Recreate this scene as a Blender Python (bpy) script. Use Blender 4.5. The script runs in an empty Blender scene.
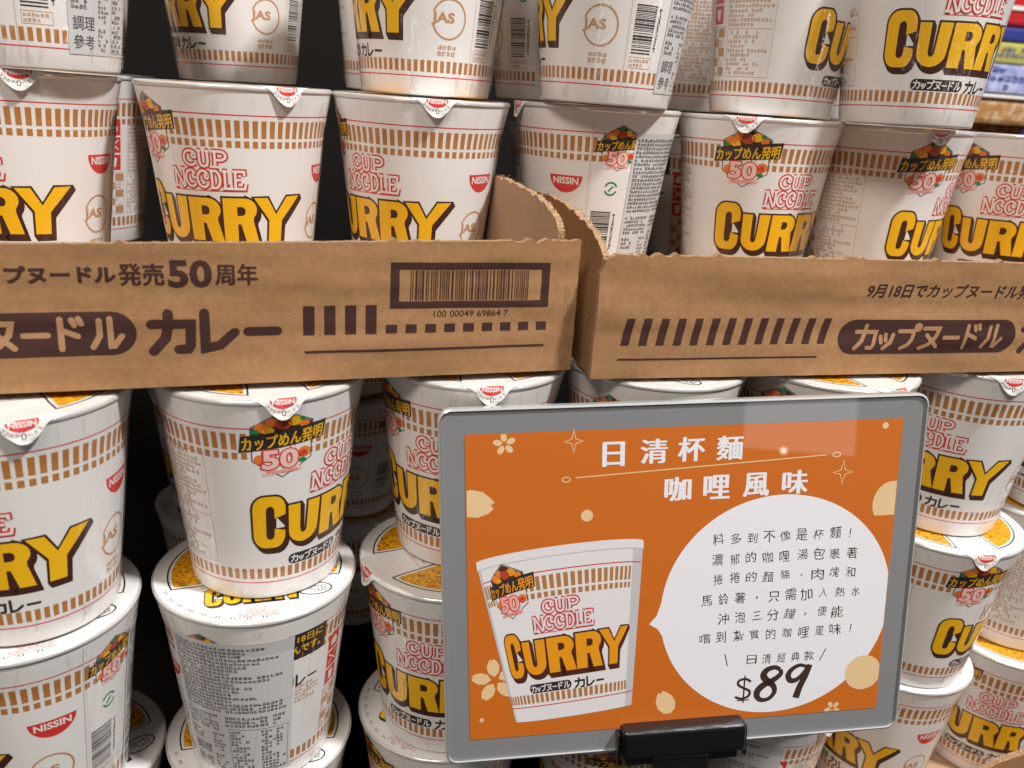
import bpy, bmesh, math, random
from mathutils import Vector, Matrix, noise
from mathutils.geometry import tessellate_polygon
random.seed(7)
C = bpy.context.scene.collection
SC = bpy.context.scene
rad = math.radians

# ------------------------------------------------------------------ camera, light, exposure
def camera():
    cd = bpy.data.cameras.new('camera'); co = bpy.data.objects.new('camera', cd); C.objects.link(co)
    yaw, pit, roll, f = .2, .3305, .0697, 835.4
    fw = Vector((math.sin(yaw)*math.cos(pit), math.cos(yaw)*math.cos(pit), -math.sin(pit)))
    r = Vector((math.cos(yaw), -math.sin(yaw), 0)); u = r.cross(fw)
    r2 = r*math.cos(roll)+u*math.sin(roll); u2 = -r*math.sin(roll)+u*math.cos(roll)
    m = Matrix((r2, u2, -fw)).transposed().to_4x4(); m.translation = (0, 0, .1234)
    co.matrix_world = m
    cd.sensor_width = 36; cd.lens = f/1024*36; cd.clip_start = .01; cd.clip_end = 60
    cd.dof.use_dof = True; cd.dof.focus_distance = .42; cd.dof.aperture_fstop = 11
    SC.camera = co
camera()
w = bpy.data.worlds.new('World'); SC.world = w; w.use_nodes = True
bg = w.node_tree.nodes['Background']; bg.inputs[0].default_value = (1, .93, .86, 1); bg.inputs[1].default_value = .05
def lamp(name, loc, target, size, watts, col, sizey=None):
    ld = bpy.data.lights.new(name, 'AREA'); ld.energy = watts; ld.color = col
    ld.shape = 'RECTANGLE'; ld.size = size; ld.size_y = sizey or size
    o = bpy.data.objects.new(name, ld); C.objects.link(o)
    o.location = loc; d = Vector(target)-Vector(loc); o.rotation_euler = d.to_track_quat('-Z', 'Y').to_euler()
lamp('shop_spot_light', (1.25, -.50, 2.22), (.1, .4, -.05), .2, 86, (1, .975, .955))
lamp('ceiling_light', (-.75, -1.25, 1.9), (.1, .45, .02), 1.0, 40, (1, .885, .775), .5)
lamp('aisle_display_light', (.85, -1.2, -.13), (.2, .33, -.02), .25, .34, (1, .95, .93), .27)
lamp('aisle_bulb', (.8126, -1.19, -.2625), (.2, .33, -.02), .012, .008, (1, .95, .9))
lamp('added_sheen_strip', (-.75, -.85, -.05), (.05, .4, -.05), .07, .6, (1, .97, .94), .8)  # added lamp with no known source, draws streaks of sheen on the film
lamp('added_sheen_strip', (1.5, -.75, .1), (.2, .4, .0), .07, 1.3, (1, .97, .94), .8)  # its added counterpart on the right, likewise only for glints on the wrapping
SC.view_settings.view_transform = 'Standard'; SC.view_settings.look = 'None'
SC.view_settings.exposure = .18; SC.view_settings.gamma = 1
SC.cycles.use_denoising = True

# ------------------------------------------------------------------ materials
def lin(r, g, b):
    f = lambda c: c/12.92 if c <= .04045 else ((c+.055)/1.055)**2.4
    return (f(r/255), f(g/255), f(b/255), 1)
MATS = {}
def mat(name, col, rough=.5, coat=0., film=False, metallic=0., mottle=None, bump=None, spec=.5, coat_rough=.08, specks=False):
    m = bpy.data.materials.new(name); m.use_nodes = True; nt = m.node_tree; p = nt.nodes['Principled BSDF']
    p.inputs['Base Color'].default_value = col; p.inputs['Roughness'].default_value = rough
    p.inputs['Metallic'].default_value = metallic; p.inputs['Specular IOR Level'].default_value = spec
    p.inputs['Coat Weight'].default_value = coat; p.inputs['Coat Roughness'].default_value = coat_rough
    tc = nt.nodes.new('ShaderNodeTexCoord')
    if film:      # clear wrapping film: a wrinkled gloss layer over the print
        mp = nt.nodes.new('ShaderNodeMapping'); mp.inputs['Scale'].default_value = (1, 1, .33)
        oi = nt.nodes.new('ShaderNodeObjectInfo'); ad = nt.nodes.new('ShaderNodeVectorMath'); ad.operation = 'ADD'
        nt.links.new(tc.outputs['Object'], ad.inputs[0]); nt.links.new(oi.outputs['Random'], ad.inputs[1])
        nt.links.new(ad.outputs[0], mp.inputs['Vector'])
        n1 = nt.nodes.new('ShaderNodeTexNoise'); n1.inputs['Scale'].default_value = 75; n1.inputs['Detail'].default_value = 3
        n1.inputs['Distortion'].default_value = .8
        nt.links.new(mp.outputs[0], n1.inputs['Vector'])
        b = nt.nodes.new('ShaderNodeBump'); b.inputs['Strength'].default_value = .8; b.inputs['Distance'].default_value = .0026
        nt.links.new(n1.outputs['Fac'], b.inputs['Height']); nt.links.new(b.outputs[0], p.inputs['Coat Normal'])
        n2 = nt.nodes.new('ShaderNodeTexNoise'); n2.inputs['Scale'].default_value = 34; n2.inputs['Detail'].default_value = 2
        nt.links.new(mp.outputs[0], n2.inputs['Vector'])
        b2 = nt.nodes.new('ShaderNodeBump'); b2.inputs['Strength'].default_value = .5; b2.inputs['Distance'].default_value = .0011
        nt.links.new(n2.outputs['Fac'], b2.inputs['Height']); nt.links.new(b2.outputs[0], p.inputs['Normal'])
    if mottle:    # (second colour, scale, low, high)
        c2, sc, lo, hi = mottle
        n = nt.nodes.new('ShaderNodeTexNoise'); n.inputs['Scale'].default_value = sc; n.inputs['Detail'].default_value = 5
        nt.links.new(tc.outputs['Object'], n.inputs['Vector'])
        rp = nt.nodes.new('ShaderNodeValToRGB'); rp.color_ramp.elements[0].position = lo; rp.color_ramp.elements[1].position = hi
        rp.color_ramp.elements[0].color = col; rp.color_ramp.elements[1].color = c2
        nt.links.new(n.outputs['Fac'], rp.inputs[0]); nt.links.new(rp.outputs[0], p.inputs['Base Color'])
    if specks:
        nf = nt.nodes.new('ShaderNodeTexNoise'); nf.inputs['Scale'].default_value = 1500; nf.inputs['Detail'].default_value = 2; nt.links.new(tc.outputs['Object'], nf.inputs['Vector'])
        rf = nt.nodes.new('ShaderNodeValToRGB'); e = rf.color_ramp.elements; e[0].position = .30; e[1].position = .40; e[0].color = (.80, .77, .74, 1); e[1].color = (1, 1, 1, 1)
        x3 = e.new(.66); x3.color = (1, 1, 1, 1); x4 = e.new(.74); x4.color = (1.1, 1.1, 1.1, 1)
        nt.links.new(nf.outputs['Fac'], rf.inputs[0])
        ng = nt.nodes.new('ShaderNodeTexNoise'); ng.inputs['Scale'].default_value = 13; ng.inputs['Detail'].default_value = 4; nt.links.new(tc.outputs['Object'], ng.inputs['Vector'])
        rg = nt.nodes.new('ShaderNodeValToRGB'); rg.color_ramp.elements[0].position = .3; rg.color_ramp.elements[1].position = .7; rg.color_ramp.elements[0].color = (.90, .885, .87, 1); rg.color_ramp.elements[1].color = (1.05, 1.05, 1.05, 1)
        nt.links.new(ng.outputs['Fac'], rg.inputs[0]); src = p.inputs['Base Color'].links[0].from_socket
        for r_ in (rf, rg):
            mx = nt.nodes.new('ShaderNodeMix'); mx.data_type = 'RGBA'; mx.blend_type = 'MULTIPLY'; mx.inputs[0].default_value = 1
            nt.links.new(src, mx.inputs[6]); nt.links.new(r_.outputs[0], mx.inputs[7]); src = mx.outputs[2]
        nt.links.new(src, p.inputs['Base Color'])
    if bump:
        sc, dist, vec = bump
        mp2 = nt.nodes.new('ShaderNodeMapping'); mp2.inputs['Scale'].default_value = vec
        nt.links.new(tc.outputs['Object'], mp2.inputs[0])
        n = nt.nodes.new('ShaderNodeTexNoise'); n.inputs['Scale'].default_value = sc; n.inputs['Detail'].default_value = 6
        nt.links.new(mp2.outputs[0], n.inputs['Vector'])
        b = nt.nodes.new('ShaderNodeBump'); b.inputs['Strength'].default_value = .6; b.inputs['Distance'].default_value = dist
        nt.links.new(n.outputs['Fac'], b.inputs['Height']); nt.links.new(b.outputs[0], p.inputs['Normal'])
    MATS[name] = m; return m
F = dict(rough=.42, coat=.8, film=True, coat_rough=.05)
mat('paper_white', (.765, .75, .735, 1), **F)
mat('bar_orange', (.43, .18, .045, 1), **F)
mat('line_red', (.62, .04, .035, 1), **F)
mat('yellow', (.86, .475, .010, 1), **F)
mat('brown', (.055, .019, .013, 1), **F)
mat('ink', (.03, .025, .025, 1), **F)
mat('tan_print', (.50, .27, .13, 1), **F)
mat('pale_tan', (.62, .47, .33, 1), **F)
mat('pink', (.84, .56, .50, 1), **F)
mat('print_white', (.78, .76, .73, 1), **F)
mat('print_green', (.02, .22, .07, 1), **F)
mat('food_red', (.45, .05, .02, 1), **F)
mat('food_orange', (.75, .20, .03, 1), **F)
mat('sticker_white', (.57, .575, .58, 1), rough=.5, coat=.3, film=True)
mat('sticker_ink', (.06, .06, .06, 1), **F)
mat('lid_white', (.78, .77, .755, 1), rough=.3, coat=.4, film=True)
mat('lid_noodles', (.80, .38, .01, 1), rough=.4, coat=.4, film=True, mottle=((.30, .10, .004, 1), 620, .44, .66))
mat('foil_edge', (.72, .71, .70, 1), rough=.22, metallic=.35, coat=.4)
CB = dict(rough=.85, spec=.25)
mat('cardboard', (.31, .168, .076, 1), mottle=((.355, .198, .094, 1), 340, .35, .7), bump=(330, .00015, (.2, .2, 1.2)), specks=True, **CB)
mat('cardboard_inside', (.42, .27, .17, 1), mottle=((.48, .315, .20, 1), 30, .3, .7), bump=(240, .0003, (1.5, 1.5, .2)), specks=True, **CB)
mat('cardboard_edge', (.44, .29, .175, 1), mottle=((.24, .135, .07, 1), 900, .4, .6), **CB)
mat('carton_ink', (.050, .019, .015, 1), rough=.75, spec=.3)
mat('carton_buff', (.36, .205, .105, 1), **CB)
SG = dict(rough=.45, coat=1., coat_rough=.02)
mat('sign_grey', (.205, .213, .222, 1), **SG)
mat('sign_orange', (.54, .136, .012, 1), **SG)
mat('sign_white', (.76, .77, .82, 1), **SG)
mat('sign_cream', (.72, .52, .29, 1), **SG)
mat('sign_ink', (.045, .025, .02, 1), **SG)
for a, b in (('paper_white', (.69, .685, .71, 1)), ('bar_orange', (.40, .175, .045, 1)), ('line_red', (.55, .035, .04, 1)), ('yellow', (.72, .29, .008, 1)),
             ('brown', (.07, .018, .012, 1)), ('ink', (.03, .02, .025, 1)), ('pink', (.75, .35, .32, 1)), ('print_white', (.66, .64, .66, 1)),
             ('print_green', (.02, .2, .06, 1)), ('food_red', (.4, .05, .02, 1)), ('food_orange', (.65, .2, .03, 1)),
             ('shade', (.50, .495, .52, 1))):
    mat('photo_'+a, b, **SG)
mat('acrylic', (.44, .46, .47, 1), rough=.14, coat=1., spec=.8)
mat('black_plastic', (.006, .0065, .008, 1), rough=.3, coat=.6, coat_rough=.04, bump=(120, .0003, (1, 6, 1)))
def film_mat():
    m = bpy.data.materials.new('film_wrinkle'); m.use_nodes = True; nt = m.node_tree; nt.nodes.clear()
    o = nt.nodes.new('ShaderNodeOutputMaterial'); g = nt.nodes.new('ShaderNodeBsdfGlossy'); t = nt.nodes.new('ShaderNodeBsdfTransparent'); x = nt.nodes.new('ShaderNodeMixShader')
    g.inputs['Roughness'].default_value = .22; g.inputs['Color'].default_value = (.95, .95, .95, 1); x.inputs[0].default_value = .10
    nt.links.new(t.outputs[0], x.inputs[1]); nt.links.new(g.outputs[0], x.inputs[2]); nt.links.new(x.outputs[0], o.inputs[0]); MATS['film_wrinkle'] = m
film_mat()
mat('shelf_dark', (.006, .005, .0045, 1), rough=.8, spec=.2)
mat('pack_red', (.45, .02, .02, 1), rough=.35, coat=.3)
mat('pack_blue', (.03, .04, .22, 1), rough=.35, coat=.3)
mat('pack_lavender', (.22, .25, .48, 1), rough=.35, coat=.3, mottle=((.40, .42, .60, 1), 60, .4, .6))
mat('pack_lime', (.45, .42, .10, 1), rough=.35, coat=.3)
mat('pack_food', (.38, .19, .06, 1), rough=.4, mottle=((.55, .40, .25, 1), 90, .45, .6))
mat('pack_silver', (.42, .44, .50, 1), rough=.3, mottle=((.16, .19, .34, 1), 160, .45, .6), bump=(60, .004, (1, 1, 1)))

# ------------------------------------------------------------------ flat artwork: lists of (verts2d, faces, material, layer)
class Art:
    def __init__(s): s.p = []
    def add(s, v, f, m, l): s.p.append(([tuple(q[:2]) for q in v], [tuple(q) for q in f], m, l)); return s
    def poly(s, pts, m, l, holes=()):
        lo = [[Vector((x, y, 0)) for x, y in q] for q in (pts, *holes)]
        t = tessellate_polygon(lo); fl = [q for z in lo for q in z]
        return s.add([(q.x, q.y) for q in fl], t, m, l)
    def rect(s, x0, y0, x1, y1, m, l, sh=0): return s.add([(x0, y0), (x1, y0), (x1+sh, y1), (x0+sh, y1)], [(0, 1, 2, 3)], m, l)
    def frame(s, x0, y0, x1, y1, t, m, l, tx=None):
        tx = tx or t
        s.rect(x0, y0, x1, y0+t, m, l); s.rect(x0, y1-t, x1, y1, m, l)
        s.rect(x0, y0+t, x0+tx, y1-t, m, l); return s.rect(x1-tx, y0+t, x1, y1-t, m, l)
    def disc(s, x, y, r, m, l, ry=None, n=28): return s.poly([(x+r*math.cos(a*2*math.pi/n), y+(ry or r)*math.sin(a*2*math.pi/n)) for a in range(n)], m, l)
    def ribbon(s, pts, wd, m, l, closed=False, kx=1., taper=None):
        n = len(pts); v = []; P = [Vector(q)*1. for q in pts]
        for i in range(n):
            a = P[i-1] if (i or closed) else P[0]; b = P[(i+1) % n] if (i < n-1 or closed) else P[-1]
            d0 = (P[i]-a); d1 = (b-P[i]); d0.x /= kx; d1.x /= kx
            d0 = d0.normalized() if d0.length > 1e-9 else d1.normalized(); d1 = d1.normalized() if d1.length > 1e-9 else d0
            t = (d0+d1); t = t.normalized() if t.length > 1e-6 else d0
            nn = Vector((-t.y, t.x)); k = max(.5, nn.dot(Vector((-d0.y, d0.x))))
            h = wd/2/k*(taper(i/(n-1)) if taper else 1)
            v += [(P[i].x+nn.x*h*kx, P[i].y+nn.y*h), (P[i].x-nn.x*h*kx, P[i].y-nn.y*h)]
        f = [(2*i, 2*i+1, (2*i+3) % (2*n), (2*i+2) % (2*n)) for i in range(n if closed else n-1)]
        return s.add(v, f, m, l)
    def put(s, o, fn=lambda x, y: (x, y), dl=0., mm=lambda m: m):
        for v, f, m, l in o.p: s.p.append(([fn(*q) for q in v], f, mm(m), l+dl))
        return s
TXT = {}
def glyphs(body, off=0.):
    k = (body, off)
    if k not in TXT:
        c = bpy.data.curves.new('text', 'FONT'); c.body = body; c.size = 1; c.offset = off; c.resolution_u = 3
        o = bpy.data.objects.new('text', c); C.objects.link(o); bpy.context.view_layer.update()
        me = o.to_mesh(); v = [(q.co.x, q.co.y) for q in me.vertices]; f = [tuple(q.vertices) for q in me.polygons]
        o.to_mesh_clear(); bpy.data.objects.remove(o); bpy.data.curves.remove(c); TXT[k] = (v, f)
    return TXT[k]
def text(art, body, x0, y0, x1, y1, m, l, off=0., shear=0., box=None, rot=0., hv=(.95, .6), wob=0.):
    """fits the words into the box; x1 None keeps the letters' own proportions"""
    v, f = glyphs(body, off); bv = glyphs(body, box)[0] if box is not None else v
    ax, bx = min(q[0] for q in bv), max(q[0] for q in bv); ay, by = min(q[1] for q in bv), max(q[1] for q in bv)
    ky = (y1-y0)/(by-ay); kx = ky if x1 is None else (x1-x0)/(bx-ax)
    out = []
    cx, cy = ((x0+(x1 if x1 is not None else x0))/2, (y0+y1)/2)
    if off > .01 and any('\u4e00' <= c <= '\u9fff' for c in body):   # dense characters: thicken by overprinting
        for k in range(8):
            q = k*math.pi/4
            dx, dy = off*hv[0]*math.cos(q)*(1.0 if x1 is None else (x1-x0)/(bx-ax)), off*hv[1]*math.sin(q)*ky
            text(art, body, x0+dx, y0+dy, None if x1 is None else x1+dx, y1+dy, m, l+.004*k, 0., shear, None, rot)
        return art
    for x, y in v:
        X = x0+(x-ax)*kx+shear*(y-ay)*ky; Y = y0+(y-ay)*ky
        if wob:
            h = (y1-y0)*wob; X += h*noise.noise(Vector((X/2.1, Y/2.1, 1))); Y += h*noise.noise(Vector((X/2.1, Y/2.1, 9)))
        if rot:
            X, Y = X-cx, Y-cy; X, Y = cx+X*math.cos(rot)-Y*math.sin(rot), cy+X*math.sin(rot)+Y*math.cos(rot)
        out.append((X, Y))
    return art.add(out, f, m, l)
def micro(art, x0, y0, x1, y1, rows, m, l, kx=1., dens=.9, fill=.78):
    """tiny print too small to read: rows of little strokes"""
    h = (y1-y0)/rows; cw = h*.92*kx
    for r in range(rows):
        yb = y0+h*r+h*.11; hh = h*fill; x = x0; xe = x1-random.random()**2*(x1-x0)*.5
        while x+cw*.8 < xe:
            if random.random() < dens:
                for q in range(random.choice((2, 3, 3))):
                    yy = yb+hh*(q*.36+random.random()*.12); art.rect(x+cw*.05*random.random(), yy, x+cw*(.6+.25*random.random()), yy+hh*.16, m, l)
                for q in range(random.choice((1, 2, 2))):
                    xx = x+cw*random.choice((.05, .3, .55, .68)); art.rect(xx, yb+hh*.1*random.random(), xx+cw*.14, yb+hh*(.7+.3*random.random()), m, l+.02)
            x += cw
def arc(cx, cy, rx, ry, a0, a1, n=10): return [(cx+rx*math.cos(rad(a0+(a1-a0)*i/n)), cy+ry*math.sin(rad(a0+(a1-a0)*i/n))) for i in range(n+1)]
def smooth(pts, k=5):
    P = [Vector(q) for q in pts]; o = []
    for i in range(len(P)-1):
        a, b, c, d = P[max(0, i-1)], P[i], P[i+1], P[min(len(P)-1, i+2)]
        for j in range(k):
            t = j/k; o.append(tuple(.5*((2*b)+(c-a)*t+(2*a-5*b+4*c-d)*t*t+(3*b-a-3*c+d)*t**3)))
    return o+[tuple(P[-1])]
KANA = {'カ': [[(.04, .72), (.97, .72), (.94, .14), (.88, .03), (.66, .03)], [(.44, 1), (.44, .72), (.36, .34), (.06, 0)]],
        'ッ': [[(.10, .52), (.2, .26)], [(.42, .6), (.5, .34)], [(.92, .6), (.82, .26), (.4, 0)]],
        'プ': [[(.05, .76), (.78, .76), (.74, .42), (.58, .15), (.26, 0)], [(.93+.11*math.cos(q*.7), .93+.11*math.sin(q*.7)) for q in range(10)]],
        'ヌ': [[(.1, .88), (.86, .88), (.76, .5), (.46, .16), (.05, 0)], [(.3, .58), (.9, .06)]], 'ー': [[(.04, .47), (.96, .47)]],
        'ド': [[(.22, 1), (.22, 0)], [(.22, .64), (.74, .42)], [(.58, .98), (.66, .8)], [(.8, 1.02), (.88, .85)]],
        'ル': [[(.28, .95), (.27, .42), (.04, .03)], [(.62, 1), (.62, .06), (.72, .06), (.98, .4)]], 'レ': [[(.14, 1), (.14, .04), (.5, .12), (.86, .46)]]}
def kana(a, s, x0, x1, y0, y1, wd, m, l, kx=1., shear=0.):
    """rounded brush kana as even strokes with round ends"""
    W = {'ー': .8, 'ッ': .75}; tot = sum(W.get(c, 1) for c in s)+.16*(len(s)-1); p = (x1-x0)/tot; x = x0; n = 0
    for c in s:
        cw = p*W.get(c, 1)
        for st in KANA[c]:
            q = [(x+cw*u+shear*(y1-y0)*v*kx, y0+(y1-y0)*v) for u, v in st]
            a.ribbon(q, wd, m, l+.004*n, kx=kx)
            for e in (q[0], q[-1]): n += 1; a.disc(e[0], e[1], wd/2*kx, m, l+.004*n+.002, ry=wd/2, n=10)
            for e in q[1:-1]: a.disc(e[0], e[1], wd/2*kx*.98, m, l+.004*n-.002, ry=wd/2*.98, n=10)
        x += cw+p*.16
def grow(pts, d):
    n = len(pts); P = [Vector(q) for q in pts]; ar = sum(P[i-1].x*P[i].y-P[i].x*P[i-1].y for i in range(n)); s = 1 if ar > 0 else -1; o = []
    for i in range(n):
        a = (P[i]-P[i-1]).normalized(); b = (P[(i+1) % n]-P[i]).normalized()
        na, nb = Vector((a.y, -a.x))*s, Vector((b.y, -b.x))*s; t = na+nb
        t = t.normalized() if t.length > 1e-4 else na
        k = max(.6, t.dot(na)); o.append(tuple(P[i]+t*d/k))
    return o
def obj(name, me, parent=None):
    o = bpy.data.objects.new(name, me); C.objects.link(o)
    if parent: o.parent = parent
    return o
def tag(o, label, cat, group=None, kind=None):
    if label: o['label'] = label
    if cat: o['category'] = cat
    if group: o['group'] = group
    if kind: o['kind'] = kind
    return o
def empty(name, loc=(0, 0, 0), rz=0):
    o = bpy.data.objects.new(name, None); C.objects.link(o); o.location = loc; o.rotation_euler = (0, 0, rz); o.empty_display_size = .02; return o
def slots(me, bm, names):
    bm.normal_update(); bm.to_mesh(me); bm.free()
    for n in names: me.materials.append(MATS[n])
    return me
class Build:
    """one mesh with several materials"""
    def __init__(s): s.bm = bmesh.new(); s.n = []
    def mi(s, m):
        if m not in s.n: s.n.append(m)
        return s.n.index(m)
    def faces(s, v, f, m, smooth=False):
        vs = [s.bm.verts.new(q) for q in v]; k = s.mi(m)
        for q in f:
            try:
                fc = s.bm.faces.new([vs[i] for i in q]); fc.material_index = k; fc.smooth = smooth
            except ValueError: pass
    def art(s, a, fn, sx=None, sy=None):
        """art bent over a surface: fn(x, y, layer) -> point; sliced on a grid of sx, sy so that it follows"""
        b = bmesh.new(); ly = b.verts.layers.float.new('l')
        for v, f, m, l in a.p:
            k = s.mi(m); vs = [b.verts.new((x, y, 0)) for x, y in v]
            for q in vs: q[ly] = l
            for q in f:
                try: fc = b.faces.new([vs[i] for i in q]); fc.material_index = k
                except ValueError: pass
        bmesh.ops.dissolve_degenerate(b, dist=1e-6, edges=b.edges)
        for st, ax in ((sx, 0), (sy, 1)):
            if not st: continue
            lo, hi = min(q.co[ax] for q in b.verts), max(q.co[ax] for q in b.verts)
            t = math.ceil(lo/st)*st
            while t < hi:
                co, no = Vector((0, 0, 0)), Vector((0, 0, 0)); co[ax] = t; no[ax] = 1
                es = [e for e in b.edges if (e.verts[0].co[ax]-t)*(e.verts[1].co[ax]-t) < 0]
                fs = {fc for e in es for fc in e.link_faces}
                if fs: bmesh.ops.bisect_plane(b, geom=list(fs)+list({e for fc in fs for e in fc.edges})+list({q for fc in fs for q in fc.verts}), plane_co=co, plane_no=no, dist=1e-7)
                t += st
        mp = {}
        for q in b.verts: mp[q] = s.bm.verts.new(fn(q.co.x, q.co.y, q[ly]))
        up = [] 
        for fc in b.faces:
            fc.normal_update()
            vv = [mp[q] for q in fc.verts]
            if fc.normal.z < 0: vv.reverse()
            try: nf = s.bm.faces.new(vv); nf.material_index = fc.material_index; nf.smooth = False
            except ValueError: pass
        b.free()
    def lathe(s, prof, m, n=96, smooth=True):
        k = s.mi(m); rings = []
        for r, z in prof:
            rings.append([s.bm.verts.new((0, 0, z))] if r < 1e-7 else [s.bm.verts.new((r*math.sin(2*math.pi*i/n), -r*math.cos(2*math.pi*i/n), z)) for i in range(n)])
        for a, b in zip(rings, rings[1:]):
            for i in range(n):
                j = (i+1) % n
                q = [a[0], b[j], b[i]] if len(a) == 1 else [a[i], a[j], b[0]] if len(b) == 1 else [a[i], a[j], b[j], b[i]]
                f = s.bm.faces.new(q); f.material_index = k; f.smooth = smooth
    def box(s, x0, y0, z0, x1, y1, z1, m, bev=0, seg=2):
        b = bmesh.new(); bmesh.ops.create_cube(b, size=1)
        for q in b.verts: q.co = Vector(((x0+x1)/2+q.co.x*(x1-x0), (y0+y1)/2+q.co.y*(y1-y0), (z0+z1)/2+q.co.z*(z1-z0)))
        if bev: bmesh.ops.bevel(b, geom=b.edges[:], offset=bev, segments=seg, affect='EDGES', profile=.5)
        s.merge(b, m)
    def merge(s, b, m):
        k = s.mi(m); mp = {q: s.bm.verts.new(q.co) for q in b.verts}
        for f in b.faces:
            nf = s.bm.faces.new([mp[q] for q in f.verts]); nf.material_index = k
        b.free()
    def prism(s, pts, d0, d1, m, fn, me=None):
        """outline pts extruded from depth d0 to d1; fn(x, y, d) -> point; me = material of the cut edge"""
        t = tessellate_polygon([[Vector((x, y, 0)) for x, y in pts]]); n = len(pts)
        ar = sum(pts[i-1][0]*pts[i][1]-pts[i][0]*pts[i-1][1] for i in range(n))
        a = [fn(x, y, d0) for x, y in pts]; b = [fn(x, y, d1) for x, y in pts]
        s.faces(a, t, m); s.faces(b, [tuple(reversed(q)) for q in t], m)
        s.faces(a+b, [(i, (i+1) % n, n+(i+1) % n, n+i) for i in range(n)], me or m)
    def mesh(s, name):
        me = bpy.data.meshes.new(name)
        bmesh.ops.recalc_face_normals(s.bm, faces=s.bm.faces) if False else None
        return slots(me, s.bm, s.n)

# ------------------------------------------------------------------ the printed artwork of the cup (x in degrees round the cup, y in mm up)
KX = 1/.73
def curry():
    """five heavy letters with a dark drop edge, about 126 deg wide; x in degrees, y in mm"""
    P = []
    # C
    P.append(arc(-56.5, 48.6, 7.5, 6.6, 180, 90, 6)+arc(-50.5, 48.6, 6.6, 6.6, 90, 0, 6)+[(-43.9, 45.4), (-50.6, 43.6), (-50.8, 47.6)]+arc(-53.4, 47.8, 2.6, 2.4, 0, 180, 6)
             + [(-56, 35)]+arc(-53.4, 34.8, 2.6, 2.2, 180, 360, 6)+[(-50.6, 38.2), (-44, 37.0)]+arc(-50.5, 34.8, 6.6, 6.6, 0, -90, 6)+arc(-56.5, 34.8, 7.5, 6.6, 270, 180, 6))
    # U
    P.append([(-42, 49.6), (-34.3, 49.6), (-33.8, 36.0)]+arc(-31.4, 36.0, 2.3, 2.4, 180, 360, 6)+[(-28.6, 49.8), (-20.0, 49.8), (-20.6, 35.6)]+arc(-31.0, 35.6, 10.4, 6.8, 0, -180, 12))
    for x in (0, 24.5):   # R, R
        u = x*.016
        P.append([(x-18.4, 49.9+u), (x-4, 50+u)]+arc(x-4, 44.4+u, 8.4, 5.6, 90, -42, 7)+[(x+2.0, 39.2), (x+5.7, 28.8), (x-3.2, 28.8), (x-6.6, 37.6), (x-8.8, 37.6), (x-8.8, 28.8), (x-18.4, 28.8)])
    # Y
    P.append([(27.0, 50.6), (36.4, 50.6), (42.8, 42.4), (50.8, 51), (61.5, 51.2), (47.6, 39.2), (47.2, 28.7), (37.4, 28.7), (37.7, 39.6)])
    ho = [[(x-8.9, 46.2), (x-5.4, 46.2)]+arc(x-5.4, 44.0, 2.1, 2.1, 80, -80, 4)+[(x-8.9, 41.8)] for x in (0, 24.5)]
    return P, ho
def sc(pts, d): return [(x*KX, y) for x, y in grow([(x/KX, y) for x, y in pts], d)]
def curry_art():
    a = Art(); P, ho = curry()
    for k in range(7):
        for j, p in enumerate(P): a.poly([(x+1.9*(1-k/6), y-2.4*(1-k/6)) for x, y in sc(p, 1.0)], 'brown', .045+.012*k+.0017*j)
    a.poly([(-57, 34), (-51, 33.5), (-43.8, 36), (-43.0, 37.6), (-43.0, 46), (-51, 49), (-57, 48.5)], 'brown', .15)
    a.poly([(-49.6, 43.6), (-48.9, 43.6), (-44.4, 39.4), (-44.4, 38.6), (-49.6, 38.4)], 'print_white', .17)
    for j, p in enumerate(P):
        a.poly(p, 'yellow', .18+.006*j)
    for j, h in enumerate(ho): a.poly(h, 'brown', .22)
    return a
def spiral_O(x, y, w, h):
    p = arc(x+w*.5, y+h*.5, w*.46, h*.46, 35, 325, 16); return p+arc(x+w*.62, y+h*.36, w*.18, h*.14, -60, 150, 5)
def letters():
    """old-fashioned two-line word mark as pen strokes"""
    L = []
    def at(x, y, w, h, ps): return [[(x+w*a, y+h*b) for a, b in p] for p in ps]
    Cc = lambda x, y, w, h: [arc(x+w*.52, y+h*.5, w*.46, h*.47, 40, 320, 18), arc(x+w*.80, y+h*.66, w*.14, h*.13, 90, 330, 6)]
    y, h = 65.0, 7.2
    L += Cc(-20, y, 11, h)
    L += at(-8.5, y, 9, h, [[(0, 1), (.32, .98)], [(.16, .98), (.16, .3), (.28, .06), (.5, 0), (.74, .06), (.84, .3), (.84, 1)], [(.68, 1), (1, .98)]])
    L += at(2, y, 10.5, h, [[(.0, 1), (.55, 1)]+[(q[0], q[1]) for q in arc(.55, .72, .4, .28, 90, -90, 8)]+[(.25, .44)], [(.22, 1), (.22, 0)], [(0, 0), (.46, 0)]])
    y, h = 54.9, 8.2
    L += at(-31, y, 10.5, h, [[(0, .96), (.2, 1), (.8, 0), (.92, .06), (.9, 1)], [(.18, .9), (.14, 0)], [(-.04, 0), (.34, 0)], [(.74, 1), (1.06, 1)]])
    L += Cc(-20.2, y, 9.6, h); L += Cc(-10.6, y, 9.6, h)
    L += at(-.6, y, 8.4, h, [[(0, 1), (.45, 1)]+arc(.45, .5, .46, .5, 80, -80, 10)+[(0, 0)], [(.2, 1), (.2, 0)]])
    L += at(8.8, y, 6.2, h, [[(0, 1), (.6, 1)], [(.28, 1), (.28, 0)], [(0, 0), (1, 0), (1, .26)]])
    L += at(16, y, 9, h, [[(0, 1), (.92, 1), (.94, .76)], [(.22, 1), (.22, 0)], [(.22, .52), (.68, .52)], [(0, 0), (.96, 0), (1.05, .3)]])
    return L
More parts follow.
